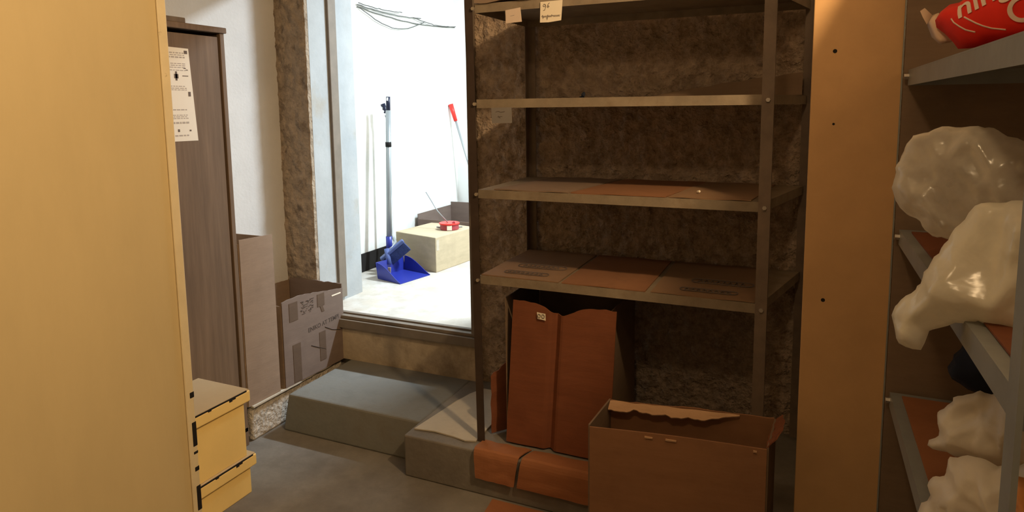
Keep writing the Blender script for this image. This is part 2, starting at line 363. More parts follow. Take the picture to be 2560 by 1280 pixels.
ink(R, 1)
ink([(-0.36,-0.342,1.520,1.536),(-0.355,-0.347,1.512,1.545),(-0.305,-0.294,1.455,1.472),(-0.312,-0.298,1.610,1.622),(-0.325,-0.300,1.528,1.531),(-0.318,-0.308,1.556,1.559),(-0.309,-0.300,1.550,1.553),(-0.36,-0.352,1.325,1.335),(-0.31,-0.302,1.326,1.332)], 2)
sh = sheet_mb.build('sheet', M_paper, t); sh.data.materials.append(M_ink); sh.data.materials.append(M_inkd)

# ------------------------------------------------------------------ cartons along the left wall
def wavy(seed, amp, f=9.0): return lambda s: amp*(noise.noise(V((s*f, seed, 0.3))) + 0.5*noise.noise(V((s*f*2.7, seed, 4.0))))
def panel(mb, p0, p1, z0, ztop, th, n=24, zbot=None, bulge=0.0):
    """a vertical card panel from p0 to p1 (xy) whose upper edge follows ztop(s)"""
    p0, p1 = V((p0[0], p0[1], 0)), V((p1[0], p1[1], 0)); d = (p1-p0).normalized(); nrm = V((-d.y, d.x, 0))*th
    def fn(u, v):
        zt = ztop(u) if callable(ztop) else ztop
        p = p0.lerp(p1, u); b = bulge*math.sin(math.pi*u)*math.sin(math.pi*v)
        return p + nrm.normalized()*b + V((0, 0, z0 + (zt-z0)*v))
    return mb.sheet(fn, n, 6, nrm)
# tall narrow carton
t = thing('tall_carton', 'tall narrow pinkish carton, open on top, beside the wardrobe', 'box', (-1.2, 0.0, PZ-0.004))
zb = PZ-0.002
mb = MB(); panel(mb, (-1.042, -0.118), (-1.035, 0.058), zb, lambda s: 0.876-0.006*s, 0.005)
mb.build('front_panel', M_cpink, t)
mb = MB(); panel(mb, (-1.036, 0.055), (-1.31, 0.055), zb, 0.858, 0.005); panel(mb, (-1.31, -0.117), (-1.042, -0.117), zb, 0.858, 0.005); panel(mb, (-1.31, 0.052), (-1.31, -0.114), zb, 0.868, 0.005)
mb.box(-1.308, -1.045, -0.112, 0.05, zb, zb+0.005)
mb.build('carton_sides', M_cpink, t)
mb = MB(); mb.box(-1.0402, -1.0365, -0.045, -0.005, 0.800, 0.866); tag(mb.build('tape', M_cpale, t), 'faint strip of tape near the top')
# printed carton
t = thing('printed_carton', 'open pale carton with brown tape and faded printing by the doorway', 'box', (-1.18, 0.27, PZ))
wv = wavy(3.3, 0.006)
f0, f1 = (-1.032, 0.088), (-1.020, 0.488)
ztF = lambda s: 0.556 - 0.022*s + 0.010*math.sin(s*5) * (s > 0) + wv(s)
mb = MB(); panel(mb, f0, f1, zb, ztF, 0.006); mb.build('front_panel', M_cpale, t)
mb = MB(); panel(mb, f1, (-1.345, 0.482), zb, lambda s: 0.545+wv(s+2), 0.005); mb.build('end_sheet', M_cpale, t)
mb = MB(); panel(mb, (-1.345, 0.08), f0, zb, lambda s: 0.540+wv(s+5), 0.005); mb.build('end_sheet', M_cdark, t)
mb = MB(); panel(mb, (-1.345, 0.48), (-1.345, 0.085), zb, lambda s: 0.535+wv(s+8), 0.005); mb.box(-1.34, -1.04, 0.09, 0.478, zb, zb+0.005); mb.build('back_panel', M_cdark, t)
def fpt(s, z, off=0.0075): 
    p = V((f0[0], f0[1], 0)).lerp(V((f1[0], f1[1], 0)), s); return V((p.x+off, p.y, z))
def strip(mb, s0, s1, z0, z1, sk=0.0):
    mb.hexa([fpt(s0,z0,0.004), fpt(s0,z0), fpt(s1,z0), fpt(s1,z0,0.004), fpt(s0+sk,z1,0.004), fpt(s0+sk,z1), fpt(s1+sk,z1), fpt(s1+sk,z1,0.004)])
for a in ((0.13,0.25,0.168,0.345), (0.56,0.665,0.21,0.35), (0.10,0.23,0.455,0.54), (0.55,0.67,0.475,0.535)):
    mb = MB(); strip(mb, *a); tag(mb.build('tape', M_ctape, t), 'brown parcel tape')
mb = MB(); strip(mb, 0.62, 0.665, 0.445, 0.475, -0.03); mb.build('tape', M_ctape, t)
mb = MB()
for i in range(46):
    s = random.uniform(0.27, 0.47); z = random.uniform(0.468, 0.527); strip(mb, s, s+random.uniform(0.008,0.04), z, z+random.uniform(0.001,0.003))
mb.build('printed_emblem', M_inkc, t)
fx = (fpt(1,0)-fpt(0,0)).normalized()
mb = text_mb('ENIKO AT TEMPI', fpt(0.38, 0.372, 0.0063), fx+V((0,0,0.05)), V((0,0,1)), 0.0285, 0.0003, 0.0004); tag(mb.build('printed_lettering', M_inkc, t), 'faded dark capitals')
def line3(mb, pts, r=0.0012): mb.tube(pts, r, 6)
mb = MB(); line3(mb, [fpt(0.66,0.365,0.007), fpt(0.78,0.338,0.007), fpt(0.93,0.318,0.007)]); line3(mb, [fpt(0.42,0.305,0.007), fpt(0.55,0.278,0.007), fpt(0.66,0.256,0.007)])
mb.build('scratch', M_black, t)
mb = MB(); strip(mb, 0.80, 0.96, 0.500, 0.506); mb.build('torn_edge', M_label, t)
# flattened card strip under both cartons
mb = MB(); mb.sheet(lambda u, v: V((-1.36+0.335*u + 0.008*noise.noise(V((v*7,u*2,1))), -0.105+0.50*v, PZ-0.003)), 6, 20, (0, 0, 0.007))
tag(mb.build('cardboard_strip', M_cgrey), 'flattened card strip lying under the two cartons by the left wall', 'cardboard')

# ------------------------------------------------------------------ steel rack
RX1, RXB, RD = 0.95, 1.055, 0.470
SZ = [1.754, 1.429, 1.111, 0.799]
rk = thing('steel_rack', 'brown steel rack with four shelves against the rough wall', 'rack', (0.5, 0.24, PZ))
def post(x, y, sx, sy, ztop=2.2, m=M_rack, parent=rk, z0=PZ, w=0.034, lean=0.0, wx=None):
    wx = w if wx is None else wx
    mb = MB(); mb.box(min(x, x+sx*wx), max(x, x+sx*wx), min(y, y+sy*0.003), max(y, y+sy*0.003), z0, ztop)
    mb.box(min(x, x+sx*0.003), max(x, x+sx*0.003), min(y+sy*0.003, y+sy*w), max(y+sy*0.003, y+sy*w), z0, ztop)
    for v in mb.bm.verts: v.co.x += lean*(v.co.z-z0)
    return mb.build('post', m, parent)
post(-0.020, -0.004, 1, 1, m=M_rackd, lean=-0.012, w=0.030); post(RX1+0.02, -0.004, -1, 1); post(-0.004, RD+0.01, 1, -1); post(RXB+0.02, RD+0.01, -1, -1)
for i, z in enumerate(SZ):
    mb = MB(); h = 0.030; tl = 0.0015
    dzr = [0.0, 0, 0, 0][i]
    xa, xb = 0.0, RX1
    mb.hexa([(xa,0,z-0.003),(xb,0,z-0.003),(RXB,RD,z-0.003),(xa,RD,z-0.003),(xa,0,z),(xb,0,z),(RXB,RD,z),(xa,RD,z)])
    mb.box(xa, xb, 0.0, 0.002, z-h, z-0.0031); mb.box(xa, RXB, RD-0.002, RD, z-h, z-0.0031); mb.box(xa, xa+0.002, 0.0025, RD-0.0025, z-h, z-0.0031)
    mb.hexa([(xb-0.002,0.0025,z-h),(xb,0.0025,z-h),(RXB,RD-0.0025,z-h),(RXB-0.002,RD-0.0025,z-h),(xb-0.002,0.0025,z-0.0031),(xb,0.0025,z-0.0031),(RXB,RD-0.0025,z-0.0031),(RXB-0.002,RD-0.0025,z-0.0031)])
    s = mb.build('shelf', M_rackl, rk)
    for bx in (-0.004, RX1+0.004):
        mb = MB(); mb.tube([(bx, -0.003, z-0.016), (bx, -0.012, z-0.016)], 0.0065, 6); mb.build('bolt', M_steel, s)
# things on the rack shelves
def liner(x0, x1, y0, y1, z, label, m=M_cliner, sk=0.0, seed=0.0, lift=0.0):
    mb = MB(); mb.sheet(lambda u, v: V((x0+(x1-x0)*u + sk*v*(x1-x0), y0+(y1-y0)*v, z+0.0045+0.0025*noise.noise(V((u*3+seed, v*3, seed))) + lift*u*u)), 10, 8, (0,0,0.0035))
    return tag(mb.build('shelf_liner', m), label, 'cardboard', 'cardboard liners on the rack shelves')
def oval_print(parent, x0, x1, y0, y1, z, n=8):
    mb = MB(); pts = []
    r = (y1-y0)/2
    for k in range(9): a = math.pi/2+math.pi*k/8; pts.append((x0+r+math.cos(a)*r, (y0+y1)/2+math.sin(a)*r, z))
    for k in range(9): a = -math.pi/2+math.pi*k/8; pts.append((x1-r+math.cos(a)*r, (y0+y1)/2+math.sin(a)*r, z))
    pts.append(pts[0]); mb.tube(pts, 0.0016, 5)
    xx = x0+r*0.9; w = (x1-x0-1.8*r)/n
    for k in range(n):
        mb.tube([(xx+k*w, y0+r*0.55, z), (xx+k*w+w*0.35, y1-r*0.5, z), (xx+k*w+w*0.7, y0+r*0.55, z)], 0.002, 5)
    tag(mb.build('oval_print', M_inkd, parent), 'dark oval stamp')
l = liner(0.005, 0.30, 0.004, 0.455, SZ[3], 'cardboard liner with two oval stamps, left end of the lowest rack shelf', seed=1)
oval_print(l, 0.07, 0.24, 0.05, 0.085, SZ[3]+0.0075); oval_print(l, 0.08, 0.27, 0.15, 0.20, SZ[3]+0.0075)
liner(0.312, 0.600, 0.002, 0.455, SZ[3], 'plain cardboard liner in the middle of the lowest rack shelf', M_cmid, seed=2)
l = liner(0.618, 0.935, 0.004, 0.455, SZ[3], 'cardboard liner with two oval stamps, right end of the lowest rack shelf', seed=3)
oval_print(l, 0.70, 0.88, 0.05, 0.085, SZ[3]+0.0075); oval_print(l, 0.72, 0.92, 0.16, 0.21, SZ[3]+0.0075)
liner(0.06, 0.335, 0.006, 0.45, SZ[2], 'pale cardboard liner, left end of the third rack shelf', M_cpl, 0.25, 4)
liner(0.345, 0.66, 0.004, 0.45, SZ[2], 'brown cardboard liner in the middle of the third rack shelf', M_cmid, 0.22, 5)
liner(0.67, 0.915, 0.004, 0.45, SZ[2], 'brown cardboard liner, right end of the third rack shelf', M_cliner, 0.2, 6)
mb = MB(); mb.tube([(0.745, 0.10, SZ[2]+0.011), (0.752, 0.09, SZ[2]+0.014)], 0.004, 6); tag(mb.build('paper_scrap', M_label), 'tiny white scrap lying on the third rack shelf', 'scrap')
mb = MB()
def dk(u, v):
    x = 0.52+0.52*u; hh = 0.002 + 0.075*u**0.8 + 0.004*noise.noise(V((u*9, 1, 2)))
    return V((x, 0.41+0.01*v, SZ[1]+0.002+hh*v))
mb.sheet(dk, 30, 4, (0, 0.004, 0)); tag(mb.build('cardboard_offcut', M_cdark), 'dark wedge of cardboard standing at the back of the second rack shelf', 'cardboard')
mb = MB(); 
for k in range(7):
    a = k*2*math.pi/7; 
mb.tube([(0.318, 0.21, SZ[1]+0.002), (0.322, 0.21, SZ[1]+0.012), (0.327, 0.205, SZ[1]+0.021)], 0.012, 8, 0.004); tag(mb.build('dark_scrap', M_navy, smooth=True), 'small dark scrap on the left half of the second rack shelf', 'scrap')
mb = MB(); mb.sheet(lambda u, v: V((0.0+0.30*u, -0.006+0.42*v, SZ[0]+0.02+0.006*noise.noise(V((u*4, v*3, 9))))), 12, 8, (0,0,0.017)); tag(mb.build('cardboard_slab', M_cpink), 'pale cardboard slab on the left of the top rack shelf', 'cardboard')
mb = MB(); mb.sheet(lambda u, v: V((0.305+0.62*u, -0.002+0.42*v, SZ[0]+0.012+0.004*noise.noise(V((u*4, v*3, 5))))), 12, 8, (0,0,0.010)); tag(mb.build('cardboard_slab', M_cred), 'brown cardboard slab on the right of the top rack shelf', 'cardboard')
# paper labels hanging from the lips
def paper(pts, m, name, label, y=-0.004):
    t = thing(name, label, 'label', (sum(p[0] for p in pts)/len(pts), y, min(p[1] for p in pts)))
    MB().prism([(x, y, z) for x, z in pts], (0, 0.0008, 0)).build('paper', m, t)
    return t
t = paper([(0.117,1.725),(0.172,1.731),(0.177,1.684),(0.118,1.682)], M_label2, 'paper_label', 'small blank pinkish paper label on the top shelf lip')
mb = MB(); mb.tube([(0.135,-0.0043,1.705),(0.150,-0.0043,1.707)], 0.0006, 5); mb.build('faint_mark', M_ink, t)
t = paper([(0.244,1.743),(0.321,1.744),(0.318,1.704),(0.316,1.680),(0.272,1.676),(0.242,1.677)], M_label, 'paper_label', 'larger cream paper label with handwriting on the top shelf lip')
def pen(parent, strokes, r, name='handwriting', y=-0.0045):
    mb = MB()
    for s in strokes: mb.tube([(x, y, z) for x, z in s], r, 5)
    mb.build(name, M_inkd, parent)
def pp(cx, cz, pts, k): return [(cx+a*k, cz+b*k) for a, b in pts]
nine = [(0.9,0.9),(0.4,1.1),(0.1,0.7),(0.5,0.4),(0.9,0.8),(0.9,0.2),(0.6,-0.5),(0.2,-0.6)]
six = [(0.9,1.3),(0.4,0.8),(0.2,0.2),(0.5,-0.1),(0.8,0.2),(0.5,0.5),(0.2,0.3)]
scr = []
for i in range(28): scr.append((0.249 + i*0.00235, 1.6935 + (0.0045 if i%2 else -0.0005) + (0.002 if i in (0,1,9,15,16) else 0) + (-0.008 if i == 8 else 0) + (-0.004 if i == 2 else 0)))
pen(t, [pp(0.252, 1.722, nine, 0.012), pp(0.266, 1.724, six, 0.011), scr], 0.0010)
t = paper([(0.058,1.399),(0.135,1.401),(0.136,1.347),(0.060,1.346)], M_gtag, 'paper_tag', 'dark grey paper tag hanging under the second rack shelf', -0.003)
pen(t, [[(0.075,1.385),(0.085,1.388),(0.095,1.384),(0.110,1.387)], [(0.082,1.368),(0.1,1.370)], [(0.085,1.372),(0.092,1.364)]], 0.0008, 'faint_mark', -0.0035)

# ------------------------------------------------------------------ cardboard around the rack foot
t = thing('tall_carton', 'tall red brown carton standing under the lowest rack shelf', 'box', (0.28, 0.2, PZ+0.006))
zb2 = PZ+0.008
def ztop(s):
    return 0.715 - 0.040*math.exp(-((s-0.47)/0.16)**2) + 0.004*noise.noise(V((s*14, 2, 0)))
mb = MB()
def half(s0, s1, rec):
    def fn(u, v):
        s = s0+(s1-s0)*u; x0b, x1b = 0.085, 0.475; x0t, x1t = 0.121, 0.500
        x = (x0b+(x1b-x0b)*s)*(1-v) + (x0t+(x1t-x0t)*s)*v
        y = 0.024+0.02*(1-abs(2*s-1))*0.0 + rec*math.exp(-((s-0.43)/0.035)**2) + 0.003*noise.noise(V((s*5, v*7, 4)))
        z = zb2 + (ztop(s)-zb2)*v
        return V((x, y, z))
    return fn
MB().sheet(half(0.0, 0.43, 0.02), 24, 24, (0, -0.004, 0)).build('front_flap', M_cred, t)
MB().sheet(half(0.43, 1.0, 0.02), 24, 24, (0, -0.004, 0)).build('front_flap', M_cred, t)
mb = MB(); panel(mb, (0.088, 0.36), (0.088, 0.034), zb2, 0.718, 0.004); panel(mb, (0.478, 0.034), (0.478, 0.36), zb2, 0.712, 0.004)
panel(mb, (0.474, 0.36), (0.09, 0.36), zb2, 0.735, 0.004); mb.box(0.094, 0.47, 0.045, 0.352, zb2, zb2+0.005)
mb.build('carton_sides', M_cdark, t)
mb = MB(); mb.prism([(0.214,0.0185,0.682),(0.246,0.0185,0.679),(0.247,0.0185,0.655),(0.216,0.0185,0.658)], (0,0.001,0)); s = mb.build('price_label', M_label, t)
mb = MB()
for cx in (0.222, 0.237): mb.tube([(cx+0.005*math.cos(a*math.pi/5), 0.018, 0.669+0.007*math.sin(a*math.pi/5)) for a in range(11)], 0.0012, 5)
mb.build('printed_digits', M_inkd, s)
# sheet leaning at its left
mb = MB(); mb.sheet(lambda u, v: V((0.008+0.068*u + 0.006*noise.noise(V((v*5,1,1))), 0.06+0.09*u, PZ+0.006+(0.225+0.075*u+0.010*noise.noise(V((u*5,7,1))))*v)), 10, 16, (0.002, -0.003, 0))
tag(mb.build('cardboard_sheet', M_cred), 'dark brown card sheet standing on edge left of the tall red brown carton', 'cardboard')
# folded sheet hanging over the platform edge, split in two by a slit
t = thing('folded_cardboard', 'folded brown cardboard draped over the platform edge below the rack', 'cardboard', (0.4, -0.05, PZ))
def drape(x0, x1, sl0, sl1):
    def fn(u, v):
        x = x0+(x1-x0)*u + (sl0*(1-u)+sl1*u)*(v-0.5)
        L = 0.20; a = v*L
        if a < 0.085: y, z = 0.008 - a, PZ+0.005 + 0.012*math.sin(a/0.085*1.6)
        else:
            q = a-0.085; y = -0.077 - 0.011*math.sin(min(1, q/0.03)*1.57); z = PZ+0.017-q*0.93
        return V((x, y + 0.003*noise.noise(V((u*4+x0*9, v*5, 0))), z + 0.003*noise.noise(V((u*5+x0*9, v*3, 6)))))
    return fn
MB().sheet(drape(0.006, 0.178, 0.012, -0.03), 14, 20, (0, -0.0, 0.004)).build('card_half', M_corg, t)
MB().sheet(drape(0.190, 0.62, -0.03, 0), 20, 20, (0, -0.0, 0.004)).build('card_half', M_corg, t)
mb = MB(); mb.sheet(lambda u, v: V((0.078+0.32*u+0.03*(1-v), -0.40+0.315*v-0.02*u*0, 0.006+0.002*noise.noise(V((u*4, v*4, 3))))), 10, 8, (0,0,0.004)); tag(mb.build('cardboard_sheet', M_corg), 'flat brown card sheet lying on the floor in front of the platform', 'cardboard')
# dusty torn sheet on the step
pts = [(-0.286,-0.020),(-0.20,-0.012),(-0.12,-0.016),(-0.06,-0.030),(-0.022,-0.014),(-0.024,0.20),(-0.05,0.41),(-0.20,0.405),(-0.232,0.34),(-0.25,0.25),(-0.268,0.12)]
mb = MB(); mb.prism([(x, y, PZ+0.001+0.002*(i%2)) for i, (x, y) in enumerate(pts)], (0, 0, 0.005)); tag(mb.build('cardboard_sheet', M_cgrey), 'dusty pale torn card sheet lying on the step by the rack post', 'cardboard')

# ------------------------------------------------------------------ carton in front
t = thing('open_carton', 'large brown open carton with torn flaps on the floor in front', 'box', (0.76, -0.3, 0))
zt = 0.55; A, B = V((0.557, -0.455, 0)), V((0.999, -0.400, 0)); Dv = V((0.004, 0.17, 0)); Bk = V((-0.03,0.22,0))
wA = wavy(11, 0.006, 7)
mb = MB(); panel(mb, A, B, 0.003, lambda s: zt-0.004+0.004*math.sin(s*3.1), 0.005, bulge=-0.008); mb.build('front_panel', M_cbox, t)
A2, B2 = A+V((0.012, 0.165, 0)), B+V((0.01, 0.17, 0))
mb = MB(); panel(mb, A2, A, 0.003, lambda s: zt+0.005*(1-s), 0.005); mb.build('side_panel', M_cdark, t)
mb = MB(); panel(mb, B, B2, 0.003, zt, 0.005); mb.build('side_panel', M_cdark, t)
mb = MB(); panel(mb, B2, A2, 0.003, lambda s: zt+0.002+wA(s), 0.005)
mb.obox(A+V((0.01,0.012,0.003)), (B-A)*0.96, V((0.01,0.145,0)), V((0,0,0.005))); mb.build('back_panel', M_cbox, t)
# crease strip along the front top, the torn flap folded inside at the back and the flap standing out at the right
def fl1(u, v):
    p = A2.lerp(B2, 0.0+0.80*u); e = 0.5+0.3*noise.noise(V((u*6, 3, 0)))+0.15*noise.noise(V((u*17, 8, 0)))
    w = 0.052*(e)*(1-u**5)+0.004
    return V((p.x, p.y-0.008-0.8*w*v, zt+0.004-0.55*w*v+0.003*noise.noise(V((u*8, v*2, 0)))))
MB().sheet(fl1, 40, 5, (0, -0.001, 0.003)).build('torn_flap', M_ctorn, t)
def fl2(u, v):
    p = B.lerp(B2, u); o = 0.030*v*(0.7+0.3*math.sin(u*3.0)) + 0.004*noise.noise(V((u*6, v, 2)))
    return V((p.x+o, p.y, zt-0.006+0.030*v*(1-0.3*u)+0.006*noise.noise(V((u*7, v, 9)))))
MB().sheet(fl2, 20, 5, (0.003, 0, 0)).build('flap', M_cred, t)
def fl3(u, v):
    p = A.lerp(B, u); return V((p.x, p.y+0.001+0.03*v, zt-0.006+0.004*math.sin(u*3.1)-0.006*v))
for s, w in ((0.33, 0.045), (0.45, 0.06), (0.93, 0.02)):
    mb = MB(); p = A.lerp(B, s); q = A.lerp(B, s+w); mb.hexa([p+V((0,-0.011,zt-0.012)), q+V((0,-0.011,zt-0.012)), q+V((0,-0.006,zt-0.012)), p+V((0,-0.006,zt-0.012)), p+V((0,-0.011,zt-0.008)), q+V((0,-0.011,zt-0.009)), q+V((0,-0.006,zt-0.009)), p+V((0,-0.006,zt-0.008))])
    mb.build('torn_edge', M_ctorn, t)

# ------------------------------------------------------------------ tan board and right hand rack
t = thing('tall_board', 'tall tan board standing between the two racks', 'board', (1.165, -0.25, 0))
MB().box(1.066, 1.262, -0.262, -0.240, 0.0, 2.15).build('board', M_board, t, bevel=0.002)
for x, z in ((1.116, 1.527), (1.114, 0.903), (1.12, 1.35)):
    MB().tube([(x, -0.2625, z), (x, -0.2600, z)], 0.005 if z != 1.35 else 0.003, 10).build('screw_hole', M_black, t)
RX = 1.272; RY0, RY1 = -1.275, -0.275
r2 = thing('steel_rack', 'grey steel rack with bags on its shelves, right edge', 'rack', (1.5, -0.77, 0))
for x, sx in ((RX, 1), (1.75, -1)):
    for y, sy in ((RY0-0.01, 1), (RY1+0.044, -1)):
        if sx == 1 and sy == -1: post(1.262, y, -1, -1, 2.2, M_rack2, r2, 0.0, 0.034)
        else: post(x-0.004*sx, y, sx, sy, 2.2, M_rack2, r2, 0.0, 0.036, wx=0.006 if sx == 1 else None)
MB().box(1.2635, 1.745, RY1+0.010, RY1+0.016, 0.02, 2.2).build('end_sheet', M_cdark, r2)  # added dark sheet standing in for the shaded wall, also blocks the bulb
RZ = [1.93, 1.476, 1.098, 0.690, 0.33]
for z in RZ:
    mb = MB(); h = 0.036
    mb.box(RX, 1.745, RY0, RY1, z-0.003, z); mb.box(RX, RX+0.002, RY0, RY1, z-h, z-0.0031); mb.box(1.743, 1.745, RY0, RY1, z-h, z-0.0031)
    mb.box(RX+0.0025, 1.742, RY0, RY0+0.002, z-h, z-0.0031); mb.box(RX+0.0025, 1.742, RY1-0.002, RY1, z-h, z-0.0031)
    s = mb.build('shelf', M_rack2, r2)
    MB().tube([(1.262, RY1-0.012, z-0.016), (1.272, RY1-0.012, z-0.016)], 0.007, 6).build('bolt', M_steel, s)
def liner2(x0, x1, y0, y1, z, label, m, seed):
    mb = MB(); mb.sheet(lambda u, v: V((x0+(x1-x0)*u, y0+(y1-y0)*v, z+0.0045+0.002*noise.noise(V((u*3+seed, v*3, seed))))), 6, 10, (0,0,0.0035))
    return tag(mb.build('shelf_liner', m), label, 'cardboard', 'cardboard liners on the right rack')
liner2(1.29, 1.73, -1.25, -0.30, RZ[1], 'brown card liner under the red bag on the right rack', M_cred, 1)
liner2(1.292, 1.73, -1.25, -0.32, RZ[2], 'brown card liner under the clear plastic bags on the right rack', M_cred, 2)
liner2(1.295, 1.73, -0.80, -0.30, RZ[3], 'orange brown card liner at the far end of the white bags shelf', M_corg, 3)
liner2(1.300, 1.73, -1.25, -0.83, RZ[3], 'orange brown card liner under the crumpled white bags', M_corg, 4)

# bags: a closed pillow grown from an outline on the bag's own plane, with crumpled folds
def pillow(outline, p0, nrm, th, crumple, seed, res=0.012, back=0.6, folds=10.0, zmin=None):
    n = V(nrm).normalized(); ex = V((0,0,1)).cross(n).normalized(); ey = n.cross(ex)
    P0 = V(p0)
    ol = []
    for x, y in outline:
        q = on_plane(x, y, P0, n) - P0; ol.append(V((q.dot(ex), q.dot(ey))))
    pts = []                                   # rounded, slightly irregular rim
    m = len(ol)
    for i in range(m):
        a, b, c, d = ol[i-1], ol[i], ol[(i+1)%m], ol[(i+2)%m]
        k = max(1, int((c-b).length/res))
        for j in range(k):
            s = j/k
            pts.append(0.5*((2*b)+(c-a)*s+(2*a-5*b+4*c-d)*s*s+(3*b-a-3*c+d)*s**3))
    pts = [p + V((noise.noise(V((p.x*60, p.y*60, seed))), noise.noise(V((p.x*60, p.y*60, seed+9)))))*0.006*min(1, crumple/0.01) for p in pts]
    def dist(q):
        best = 9
        for i in range(len(pts)):
            a, b = pts[i], pts[(i+1)%len(pts)]; ab = b-a; L = ab.length_squared or 1e-9
            t_ = max(0, min(1, (q-a).dot(ab)/L)); best = min(best, (q-(a+ab*t_)).length)
        return best
    x0, x1 = min(p.x for p in pts), max(p.x for p in pts); y0, y1 = min(p.y for p in pts), max(p.y for p in pts)
    def inside(q):
        c = False
        for i in range(len(pts)):
            a, b = pts[i], pts[i-1]
            if (a.y > q.y) != (b.y > q.y) and q.x < (b.x-a.x)*(q.y-a.y)/(b.y-a.y)+a.x: c = not c
        return c
    inner = []
    i = 0; y = y0
    while y < y1:
        x = x0 + (res/2 if i % 2 else 0)
        while x < x1:
            q = V((x, y))
            if inside(q) and dist(q) > res*0.6: inner.append(q)
            x += res
        y += res*0.87; i += 1
    allp = pts + inner; nb = len(pts)
    co, _, fc, _, _, _ = delaunay_2d_cdt(allp, [(i, (i+1)%nb) for i in range(nb)], [list(range(nb))], 1, 1e-6)
    mb = MB(); bm = mb.bm; fr, bk = [], []
    R_ = 0.12
    for idx, q in enumerate(co):
        d = dist(q) if idx >= nb else 0.0
        h = math.sqrt(max(0, 1-(1-min(d/R_, 1))**2))
        w = P0 + ex*q.x + ey*q.y
        a = V((q.x*folds+seed, q.y*folds*0.8, seed*1.7))
        wv_ = V((noise.noise(a*0.6), noise.noise(a*0.6+V((5,5,5))), 0))
        d_ = noise.voronoi(a*0.55 + 0.35*wv_)[0]; e_ = noise.voronoi(a*1.25 + 0.5*wv_ + V((9,1,3)))[0]
        rid = 1.1 - 2.3*min(1, (d_[1]-d_[0])*1.5) + 0.45*(1 - 2.2*min(1, (e_[1]-e_[0])*1.6)) + 0.5*noise.noise(a*0.8)
        f = th*h*(0.75+0.25*noise.noise(a*0.5)) + crumple*rid*min(1, d/0.03)
        v1 = bm.verts.new(w + n*f); fr.append(v1)
        bk.append(v1 if d <= 1e-5 else bm.verts.new(w - n*(th*back*h)))
    if zmin is not None:
        for v in bm.verts:
            if v.co.x > 1.266: v.co.z = max(v.co.z, zmin + 0.002*noise.noise(v.co*40))
    for f in fc:
        try: bm.faces.new([fr[i] for i in f])
        except ValueError: pass
        try: bm.faces.new([bk[i] for i in f][::-1])
        except ValueError: pass
    return mb
NB = (-0.45, -0.89, 0.05)
ol = [(2238,440),(2250,400),(2275,350),(2330,328),(2400,316),(2470,322),(2560,350),(2680,380),(2680,560),(2560,600),(2440,610),(2380,600),(2330,590),(2290,550),(2250,520),(2230,480)]
tag(pillow(ol, (1.245,-0.80,1.2), NB, 0.055, 0.019, 1.0, 0.007, folds=13, zmin=1.110).build('plastic_bag', M_bagA, smooth=True), 'clear crumpled plastic bag bulging over the middle shelf, right rack', 'bag')
ol = [(2410,550),(2440,510),(2500,505),(2600,500),(2690,520),(2690,840),(2600,850),(2520,820),(2440,808),(2380,812),(2330,830),(2310,855),(2280,872),(2252,858),(2236,825),(2228,790),(2240,765),(2285,725),(2320,670),(2360,610)]
tag(pillow(ol, (1.215,-0.98,1.0), NB, 0.035, 0.020, 5.0, 0.007, folds=12).build('plastic_bag', M_bagB, smooth=True), 'milky plastic bag hanging down over the shelf edge, right rack', 'bag')
NC = (-0.55, -0.83, 0.1)
ol = [(2345,1062),(2350,1035),(2380,1000),(2415,985),(2440,978),(2480,985),(2560,970),(2620,990),(2640,1160),(2560,1175),(2480,1165),(2440,1150),(2380,1135),(2345,1128),(2318,1112),(2335,1095)]
tag(pillow(ol, (1.36,-0.93,0.86), NC, 0.035, 0.014, 9.0, 0.006, folds=20, zmin=0.702).build('plastic_bag', M_bagC, smooth=True), 'upper crumpled white bag lying behind the grey rack post', 'bag')
ol = [(2362,1160),(2375,1140),(2420,1140),(2520,1165),(2640,1180),(2640,1420),(2330,1420),(2290,1300),(2318,1250),(2318,1220),(2330,1195),(2360,1190)]
tag(pillow(ol, (1.345,-1.00,0.80), NC, 0.035, 0.014, 14.0, 0.006, folds=20, zmin=0.702).build('plastic_bag', M_bagC, smooth=True), 'lower crumpled white bag lying at the bottom right corner', 'bag')
ol = [(2380,900),(2420,845),(2480,830),(2600,850),(2640,960),(2560,985),(2450,985),(2400,960),(2370,930)]
tag(pillow(ol, (1.50,-0.80,0.9), NC, 0.05, 0.008, 19.0).build('dark_shape', M_navy, smooth=True), 'dark navy shape behind the white bags', 'cloth')  # dark pillow shape on the shelf behind the bags
ol = [(2532,1205),(2545,1190),(2600,1200),(2610,1330),(2540,1340),(2535,1270)]
tag(pillow(ol, (1.40,-1.13,0.78), NC, 0.03, 0.006, 23.0).build('orange_packet', M_orange, smooth=True), 'orange packet right of the grey rack post at the bottom corner', 'packet')
# red printed bag on the upper shelf
NR = (-0.62, -0.78, 0.05); PR = V((1.315, -0.80, 1.56))
t = thing('red_bag', 'red plastic bag with white lettering on the upper shelf, right rack', 'bag', (1.36, -0.78, RZ[1]+0.006))
ol = [(2338,50),(2352,28),(2375,15),(2420,-10),(2460,-60),(2700,-80),(2720,60),(2620,80),(2560,95),(2480,112),(2420,124),(2395,123),(2382,108),(2360,85),(2340,68)]
red = pillow(ol, PR, NR, 0.05, 0.006, 31.0, folds=8, zmin=1.486).build('printed_bag', M_red, t, smooth=True)
ol = [(2300,28),(2312,22),(2330,38),(2345,34),(2360,50),(2365,80),(2380,103),(2350,110),(2330,92),(2318,62)]
pillow(ol, PR - V(NR)*0.012, NR, 0.02, 0.005, 35.0, folds=14, zmin=1.486).build('pale_lining', M_redw, t, smooth=True)
nR = V(NR).normalized(); off = nR*0.062
xd = (on_plane(2560, 25, PR+off, nR)-on_plane(2490, 60, PR+off, nR))
yd = nR.cross(xd)
if yd.z < 0: yd = -yd
